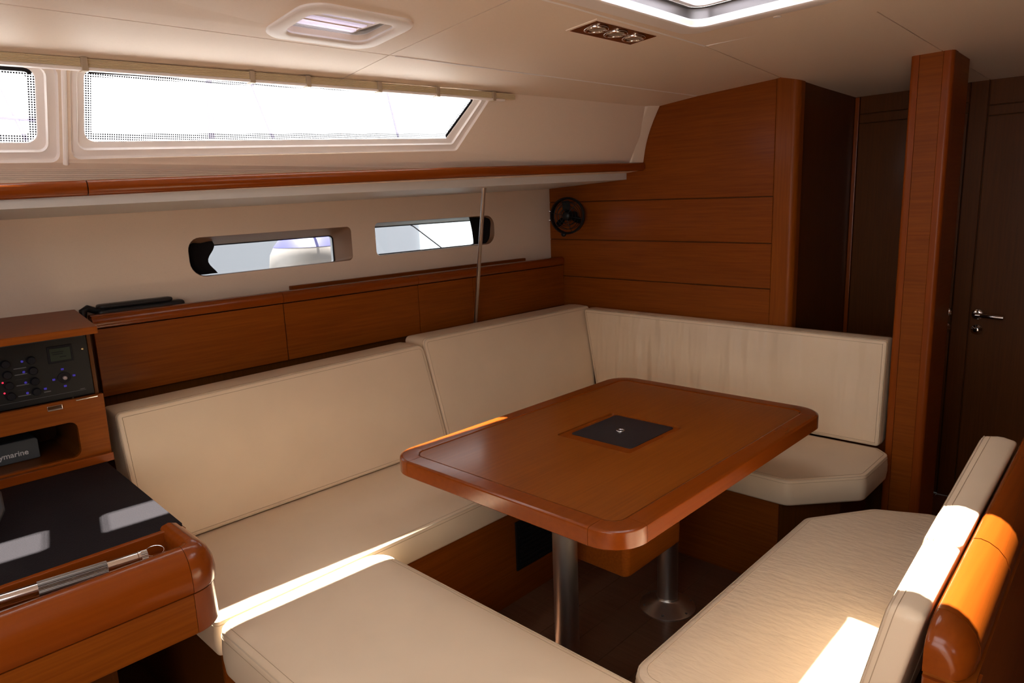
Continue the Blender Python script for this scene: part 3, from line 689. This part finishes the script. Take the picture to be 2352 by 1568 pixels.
# ================================================================== TABLE
tb = thing('dining_table', (1.69, 1.19, 0), 'rectangular varnished teak table with rounded corners on two steel columns', 'table')
TX0, TX1, TY0, TY1, TZ = 1.12, 2.278, .782, 1.603, .72
W_ = .058
bm = bmesh.new(); plate(bm, rpoly(rect(TX0+W_, TY0+W_, TX1-W_, TY1-W_), .034), [rpoly(rect(1.556, 1.062, 1.846, 1.330), .012)], lambda x, y: .680, .0405)
link('table_top', bm, TOPW, tb, 30)
ed = [(0, .676), (0, .7155), (-.004, .7205), (-.012, .7225), (-W_+.014, .7225), (-W_+.004, .7215), (-W_+.001, .7175), (-W_+.001, .676)]
ed = [(-W_+.001, .677), (-.003, .677), (0, .680), (0, .716), (-.0012, .7195), (-.0045, .7215), (-.010, .7225), (-W_+.008, .7225), (-W_+.002, .7205), (-W_+.001, .7165)]
def edge_seg(path):     # path: list of (point, outward normal)
    bm = bmesh.new(); loops(bm, [[(p[0]+n[0]*o, p[1]+n[1]*o, z) for o, z in ed] for p, n in path]); return link('edge_rail', bm, SOLID, tb, 28)
rc = .092; G_ = .0014
edge_seg([((TX0+rc+G_, TY0), (0, -1)), ((TX1-rc-G_, TY0), (0, -1))]); edge_seg([((TX0+rc+G_, TY1), (0, 1)), ((TX1-rc-G_, TY1), (0, 1))])
edge_seg([((TX0, TY0+rc+G_), (-1, 0)), ((TX0, TY1-rc-G_), (-1, 0))]); edge_seg([((TX1, TY0+rc+G_), (1, 0)), ((TX1, TY1-rc-G_), (1, 0))])
for cx, cy, a0 in ((TX0+rc, TY0+rc, 180), (TX1-rc, TY0+rc, 270), (TX1-rc, TY1-rc, 0), (TX0+rc, TY1-rc, 90)):
    path = []
    rr = .080      # tighter outer radius with short straights
    for k in range(13):
        a = R(a0+90*k/12); path.append(((cx+math.cos(a)*rc, cy+math.sin(a)*rc), (math.cos(a), math.sin(a))))
    o = edge_seg(path); o.name = 'corner_block'
# service hatch in the middle of the table
bm = bmesh.new(); plate(bm, rpoly(rect(1.5575, 1.0635, 1.8445, 1.3285), .011), [rpoly(rect(1.598, 1.086, 1.838, 1.308), .012)], lambda x, y: .690, .0265); tr = link('tray_frame', bm, SOLID, tb, 30)
bm = bmesh.new(); plate(bm, rpoly(rect(1.5985, 1.0865, 1.8375, 1.3075), .0115), [], lambda x, y: .690, .028); bl = part(link('bin_lid', bm, leather('dark_lid', (.016, .015, .018), 500, .6), tb, 30), 'black lid with a chrome finger ring')
bm = bmesh.new(); tube(bm, [(1.712+.0115*math.cos(a), 1.201+.0115*math.sin(a), .7187) for a in [2*math.pi*k/24 for k in range(24)]], .0022, 8, True); link('finger_ring', bm, CHROME, bl, 60)
bm = bmesh.new(); prism(bm, rpoly(rect(1.50, 1.035, 1.80, 1.30), .02), .372, .675, r=.003); link('bottle_bin', bm, WX, tb, 50)
for xx in (1.418, 1.975):
    bm = bmesh.new(); lathe(bm, [(.036, .0), (.036, .6755)], (xx, 1.19, 0), (0, 0, 1), 32)
    lg = link('leg', bm, ALU, tb, 60)
    bm = bmesh.new(); lathe(bm, [(.097, 0), (.097, .004), (.093, .007), (.060, .026), (.044, .033), (.0405, .04), (.0365, .04)], (xx, 1.19, 0), (0, 0, 1), 40); link('base_flange', bm, ALU, lg, 50)
    for k in range(6):
        bm = bmesh.new(); a = R(20+60*k); lathe(bm, [(.0055, 0), (.0055, .0035), (.002, .0045)], (xx+.083*math.cos(a), 1.19+.083*math.sin(a), .0095), (0, 0, 1), 10); link('screw', bm, GREYM, lg, 60)

# ================================================================== NAV DESK
nd = thing('chart_table', (.2, 1.75, .6), 'chart table with black leather top and rounded varnished corner', 'desk')
XE = .538; YF = 1.372; ZD = .75
bm = bmesh.new(); plate(bm, rpoly([(-.6, 1.546), (.524, 1.546), (.546, 2.153), (-.6, 2.153)], .004, 2), [], lambda x, y: ZD-.016, .016); part(link('desk_top', bm, BLKL, nd, 30), 'black grained leather desk top')
bm = bmesh.new(); prism(bm, [(-.6, 1.531), (.490, 1.531), (.490, 1.545), (-.6, 1.545)], ZD-.05, ZD+.002, r=.002); link('tray_lip', bm, SOLID, nd, 40)
bbox('tray_floor', (-.6, 1.43, ZD-.045), (.499, 1.545, ZD-.040), WX, nd, 0)
mp = [(-.062, ZD-.05), (-.062, ZD-.002), (-.056, ZD+.006), (-.042, ZD+.009), (-.026, ZD+.003), (-.012, ZD-.012), (-.003, ZD-.034), (0, ZD-.058), (-.001, ZD-.076), (-.006, ZD-.082), (-.05, ZD-.082)]
lp = [(-.05, ZD-.0825), (-.005, ZD-.0825), (-.005, ZD-.166), (-.007, ZD-.170), (-.03, ZD-.170), (-.03, ZD-.10)]
def nav_seg(path, prof, name, m):
    bm = bmesh.new(); loops(bm, [[(p[0]+n[0]*o, p[1]+n[1]*o, z) for o, z in prof] for p, n in path]); return link(name, bm, m, nd, 60)
rcn = .068
fr = [((-.6, YF), (0, -1)), ((XE-rcn-.001, YF), (0, -1))]
arc = [((XE-rcn+rcn*math.sin(a), YF+rcn-rcn*math.cos(a)), (math.sin(a), -math.cos(a))) for a in [math.pi/2*k/10 for k in range(11)]]
sd = [((XE, YF+rcn+.001), (1, 0)), ((XE+.002, 1.556), (1, 0))]
nav_seg(fr, mp, 'front_moulding', SOLID); nav_seg(fr, lp, 'front_panel', WX)
nav_seg(arc, mp, 'corner_block', SOLID); nav_seg(arc, lp, 'corner_post', SOLIDZ)
nav_seg(sd, mp, 'side_moulding', SOLID)
bbox('side_panel', (XE-.03, YF+rcn+.001, ZD-.17), (XE-.004, 2.15, ZD-.083), WY, nd, .001)
bbox('side_apron', (XE-.03, 1.558, ZD-.083), (XE-.004, 2.15, ZD-.017), WY, nd, .001)
bbox('tray_end', (XE-.06, YF+.05, ZD-.048), (XE-.048, 1.548, ZD-.004), SOLID, nd, .001)
bbox('pedestal', (-.6, 1.75, 0), (.40, 2.14, ZD-.175), DARKW, nd, 0)
# flashlight in the tray
flt = thing('flashlight', (.25, 1.487, .73), 'chrome flashlight with a ribbed grip lying in the chart table tray', 'flashlight')
A = Vector((.050, 1.502, .748)); B = Vector((.420, 1.461, .746)); D = (B-A).normalized()
L_ = (B-A).length
def seg(s0, s1, r, name, m, n=28, ribs=0):
    bm = bmesh.new(); u = Vector((0, 0, 1)); w = D.cross(u); rings = []
    for s in (s0, s1):
        c = A+D*s; rings.append([c+(u*math.cos(2*math.pi*k/n)+w*math.sin(2*math.pi*k/n))*(r-(.0009 if ribs and k % 2 else 0)) for k in range(n)])
    loops(bm, rings); return link(name, bm, m, flt, 0 if ribs else 60)
bdy = seg(.0, L_-.018, .0124, 'barrel', CHROME)
seg(.185, .300, .0140, 'ribbed_grip', mat('dark_ribbed_metal', (.30, .28, .27), .35, 1), 64, 1)
seg(L_-.017, L_-.012, .0133, 'bezel', CHROME); seg(L_-.0119, L_, .0121, 'knurled_cap', STEEL, 48, 1)
bm = bmesh.new(); c = B+D*.016+Vector((0, .006, .002)); tube(bm, [c+D*.017*math.cos(a)+Vector((0, 0.8, .45))*.014*math.sin(a) for a in [2*math.pi*k/28 for k in range(28)]], .0008, 6, True); link('key_ring', bm, CHROME, flt, 60)
# thin wire loop at the end of the tray
bm = bmesh.new(); tube(bm, [(.470+.012*math.cos(a), 1.455+.006*math.sin(a), .7125) for a in [R(10+16*k) for k in range(12)]], .0006, 6)
tag(link('wire_loop', bm, STEEL, None, 60), 'thin bent wire lying in the end of the chart table tray', 'wire')
# dark curved cable at the left edge
bm = bmesh.new(); tube(bm, [(.15, 2.02, .765), (.20, 2.04, .79), (.246, 2.01, .806), (.260, 1.93, .805), (.248, 1.84, .795), (.213, 1.77, .775), (.16, 1.73, .761)], .010, 14)
tag(link('handset_cord', bm, DGREY, None, 60), 'thick dark grey curved cord on the desk at the left edge', 'cord')

# ================================================================== NAV INSTRUMENT CONSOLE
nc = thing('nav_console', (.1, 2.3, .76), 'teak instrument console behind the chart table', 'console')
YP = 2.150
bm = bmesh.new(); prism(bm, rpoly([(-.6, 2.035), (.548, 2.035), (.617, 2.495), (-.6, 2.495)], .003, 2), 1.128, 1.147, r=.002); link('top_board', bm, WX, nc, 30)
F3 = lambda u, v, w: (u, w, v)
CUB = rpoly(rect(-.2, .779, .494, .880), [.01, .02, .02, .01], 4)
bm = bmesh.new(); sheet(bm, [(-.6, .7505), (.566, .7505), (.568, .9415), (-.6, .9415)], [CUB], lambda x, z: (x, YP, z), lambda x, z: (x, YP+.014, z)); link('front_panel', bm, WX, nc, 0)
bm = bmesh.new(); loops(bm, [[(x, YP+.0135, z) for x, z in CUB], [(x, 2.40, z) for x, z in CUB]], True, False, True); link('cubby_lining', bm, DARKW, nc, 0)
bbox('side_panel', (.553, YP+.016, .752), (.562, 2.40, 1.127), DARKW, nc, .001)
bbox('lower_rail', (-.6, 2.13, .7505), (.566, 2.1495, .7745), SOLID, nc, .002)
bbox('back_panel', (-.6, 2.402, .76), (.55, 2.41, 1.127), DARKW, nc, 0)
ct = bbox('catch_plate', (.430, 2.146, .9215), (.466, 2.1498, .9355), CHROME, nc, .0015)
bbox('hinge_strip', (.499, 2.1465, .9365), (.553, 2.1498, .9395), CHROME, nc, .0005)
sw = thing('switch_panel', (.3, 2.17, .95), 'black electrical switch panel with small screen in the nav console', 'control panel')
YS = 2.169
bbox('faceplate', (-.55, YS, .943), (.552, YS+.008, 1.126), BLKP, sw, .001)
lcd = bbox('display_bezel', (.455, YS-.003, 1.045), (.514, YS-.0002, 1.091), RUBBER, sw, .001)
sc_ = part(bbox('display', (.4605, YS-.0045, 1.051), (.5085, YS-.0031, 1.085), LCD, lcd, .0), 'grey-green screen')
def bar(x0, x1, z, h, m, parent, name='printed_line', y=YS): return bbox(name, (x0, y-.0006, z), (x1, y-.0001, z+h), m, parent, 0)
for x0, x1, z in ((.464, .492, 1.0735), (.466, .490, 1.068), (.482, .497, 1.0595)): bar(x0, x1, z, .0022, RUBBER, lcd, 'screen_text', YS-.0046)
bar(-.1, .533, .9585, .0008, PRINTD, sw); bar(.345, .545, 1.108, .0006, PRINTD, sw)
def knob(x, z, r=.0105):
    bm = bmesh.new(); lathe(bm, [(r, 0), (r, .006), (r*.85, .010), (.001, .010)], (x, YS, z), (0, -1, 0), 18); link('push_button', bm, RUBBER, sw, 50)
for k in range(4):
    for x in (.417, .360, .262, .205): knob(x, 1.063-.0285*k)
    if k: bar(.376, .404, 1.0455-.0285*k+.012, .0022, PRINTD, sw, 'caption'); bar(.376, .404, 1.0455-.0285*k-.0, .0001, PRINTD, sw, 'caption')
    bm = bmesh.new(); lathe(bm, [(.0034, 0), (.0030, .002), (.001, .0025)], (.397, YS, 1.0635-.0285*k), (0, -1, 0), 12); link('blue_light', bm, LEDB, sw, 60)
bar(.376, .404, 1.0455, .0022, PRINTD, sw, 'caption')
bar(.434, .450, .9705, .0026, PRINTD, sw, 'caption'); bar(.519, .530, .9615, .0015, PRINTD, sw, 'caption')
for x, z in ((.348, 1.016), (.348, .988)):
    bm = bmesh.new(); lathe(bm, [(.0022, 0), (.002, .002), (.001, .003)], (x, YS, z), (0, -1, 0), 12); link('red_light', bm, LEDR, sw, 60)
bm = bmesh.new(); lathe(bm, [(.0155, 0), (.0155, .003), (.012, .004), (.001, .004)], (.4855, YS, 1.002), (0, -1, 0), 24); jr = link('joystick_ring', bm, RUBBER, sw, 50)
bm = bmesh.new(); lathe(bm, [(.005, .003), (.0055, .010), (.0045, .013), (.001, .014)], (.4855, YS, 1.002), (0, -1, 0), 16); part(link('joystick_knob', bm, mat('grey_rubber', (.32, .26, .26), .5), jr, 60), 'pale grey knob')
for x, z in ((.484, 1.0255), (.509, 1.0035), (.4845, .9785), (.4605, 1.001), (.438, .981)):
    bm = bmesh.new(); box(bm, (x-.0035, YS-.002, z-.0028), (x+.0035, YS, z+.0028), .0008, 1); link('blue_light', bm, LEDB, sw, 0)
bm = bmesh.new(); lathe(bm, [(.0036, 0), (.003, .0015), (.001, .002)], (.539, YS, 1.072), (0, -1, 0), 12); link('brass_screw', bm, mat('brass', (.8, .6, .3), .25, 1), sw, 60)
# instrument in the cubby
rd = thing('marine_instrument', (.24, 2.26, .78), 'dark grey marine instrument box standing in the console cubby', 'instrument')
bm = bmesh.new(); prism(bm, rpoly(rect(.10, .7795, .414, .838), [.004, .004, .008, .004], 3), 2.235, 2.36, F3, .003, 2); link('housing', bm, DGREY, rd, 50)
text('Raymarine', .0208, (.388, 2.2345, .797), (1, 0, 0), (0, 0, 1), mat('silver_lettering', (.55, .53, .53), .5), rd, 'lettering', .0004)

# ================================================================== CABIN FAN
fn = thing('cabin_fan', (2.86, 2.33, 1.35), 'small black caged cabin fan mounted on the wooden bulkhead', 'fan')
FO = Vector((2.835, 2.305, 1.349)); FD = Vector((-.93, -.30, .02)).normalized(); U = Vector((0, 0, 1)); U = (U-FD*U.dot(FD)).normalized(); V_ = FD.cross(U)
def fp(a, r, h): return FO+FD*h+(U*math.cos(a)+V_*math.sin(a))*r
def ring(r, h, t, n=36): 
    bm = bmesh.new(); tube(bm, [fp(2*math.pi*k/n, r, h) for k in range(n)], t, 6, True); return bm
bm = bmesh.new(); loops(bm, [[fp(2*math.pi*k/40, r, h) for k in range(40)] for r, h in ((.092, -.012), (.094, .012), (.086, .018), (.083, .012), (.083, -.012), (.092, -.012))], True, False, False); link('cage_rim', bm, BLKP, fn, 50)
for r, h in ((.068, .021), (.052, .024), (.036, .026)): link('cage_ring', ring(r, h, .0017), BLKP, fn, 60)
for r, h in ((.068, -.016), (.046, -.020)): link('cage_ring', ring(r, h, .0017), BLKP, fn, 60)
for k in range(6):
    a = 2*math.pi*(k+.3)/6; bm = bmesh.new(); tube(bm, [fp(a, .020, .027), fp(a, .05, .025), fp(a, .085, .016)], .0017, 6); link('cage_spoke', bm, BLKP, fn, 60)
bm = bmesh.new(); lathe(bm, [(.024, -.035), (.026, -.02), (.026, .002), (.022, .024), (.018, .029), (.002, .030)], FO, FD, 24); link('hub', bm, BLKP, fn, 60)
for k in range(3):
    a = R(8+120*k); bm = bmesh.new()
    pts = []
    for i in range(7):
        r = .022+.055*i/6; w_ = .018+.016*math.sin(math.pi*i/7); 
        pts.append([fp(a-w_/r*.55, r, -.008), fp(a, r, .001), fp(a+w_/r*.55, r, .010)])
    loops(bm, pts, False, False, False); bmesh.ops.solidify(bm, geom=bm.faces, thickness=.0015); link('fan_blade', bm, BLKP, fn, 60)
bm = bmesh.new(); lathe(bm, [(.022, -.055), (.024, -.035), (.018, -.030)], FO, FD, 20); tube(bm, [FO-FD*.05, (2.90, 2.33, 1.348), (2.917, 2.33, 1.346)], [.016, .018, .026], 16); link('wall_mount', bm, BLKP, fn, 60)
bm = bmesh.new(); c = fp(math.pi-.25, .097, .0); lathe(bm, [(.010, -.01), (.013, -.004), (.013, .006), (.009, .010)], c, FD, 16); link('speed_knob', bm, BLKP, fn, 60)
for a in (1.78, 1.32):
    bm = bmesh.new(); p0 = fp(-a, .088, -.002) if False else fp(a, .090, .004)
    tube(bm, [p0, p0+(p0-FO).normalized()*.014+FD*.004], [.0018, .0014], 8); p1 = p0+(p0-FO).normalized()*.015+FD*.004
    lathe(bm, [(.0005, -.003), (.0028, 0), (.0005, .003)], p1, FD, 10); link('grille_clip', bm, CHROME, fn, 60)
bm = bmesh.new(); tube(bm, [(2.912, 2.40, 1.36), (2.90, 2.392, 1.42), (2.885, 2.372, 1.437), (2.86, 2.34, 1.432)], .0016, 6); link('cable', bm, BLKP, fn, 60)

# ================================================================== OUTSIDE
bm = bmesh.new(); box(bm, (-60, 2.72, -.4), (120, 160, -.3)); o = link('sea', bm, SEA, None, 0); o['kind'] = 'structure'; o['label'] = 'bright rippled sea outside the portlights'
nb = thing('neighbouring_hull', (1.5, 4.2, 0), 'pale grey hull of a boat moored alongside, seen past the fender', 'boat')
bm = bmesh.new(); prism(bm, rpoly([(-3.6, 0), (3.55, 0), (3.55, 2.6), (-3.6, 2.6)], .16, 5), -.35, 1.62, lambda u, v, w: (u, 4.3+v, w), r=.05); link('topsides', bm, HULLN, nb, 50)
fd = thing('fender', (1.64, 2.86, .8), 'white boat fender with blue top hanging outside the portlight', 'fender')
bm = bmesh.new(); lathe(bm, [(.03, .50), (.12, .54), (.165, .64), (.172, .90), (.172, 1.16), (.162, 1.235), (.145, 1.268)], (1.655, 2.86, 0), (0, 0, 1), 36); link('body', bm, FENDW, fd, 60)
bm = bmesh.new(); lathe(bm, [(.1455, 1.269), (.120, 1.300), (.088, 1.325), (.045, 1.36), (.035, 1.40), (.02, 1.42)], (1.655, 2.86, 0), (0, 0, 1), 36); part(link('end_cap', bm, FENDB, fd, 60), 'dark blue end cap')
bm = bmesh.new(); tube(bm, [(1.655, 2.86, 1.41), (1.655, 2.665, 1.47)], .006, 8); link('lanyard', bm, FENDW, fd, 60)
bm = bmesh.new(); tube(bm, [(2.66, 4.31, 1.63), (3.175, 4.0, 1.287), (3.441, 4.0, 1.107), (5.5, 4.0, -.30)], .0045, 8)
tag(link('mooring_line', bm, RUBBER, None, 60), 'thin dark mooring line slanting over the water outside', 'rope')
def mast(p0, p1, r, label, cat='mast', extra=None):
    bm = bmesh.new(); p0 = Vector(p0); p1 = Vector(p1); d = (p1-p0); k0 = (1.69-p0.z)/d.z; tube(bm, [p0+d*k0, p0+d*6], r, 10)
    return tag(link('boat_mast' if cat == 'mast' else 'rigging_wire', bm, MASTM, None, 60), label, cat)
mast((2.68, 6, 2.04), (2.71, 6, 2.5), .024, 'faint pale mast behind the aft half of the long window')
mast((3.24, 6, 2.07), (3.09, 6, 2.52), .014, 'faint slanting stay beside the mast in the long window', 'rigging')
mast((4.64, 6, 2.12), (4.54, 6, 2.56), .012, 'faint stay nearest the slanted window end', 'rigging')
mast((1.62, 6, 2.0), (1.58, 6, 2.5), .07, 'lilac mast filling the right side of the aft window')
mast((1.35, 6, 2.0), (1.28, 6, 2.26), .014, 'thin stay left of the lilac mast in the aft window', 'rigging')
bm = bmesh.new(); tube(bm, [(.8, 6, 2.15), (1.72, 6, 2.13)], .018, 8); tag(link('boat_spreader', bm, MASTM, None, 60), 'pale horizontal spreader crossing the aft window', 'spreader')
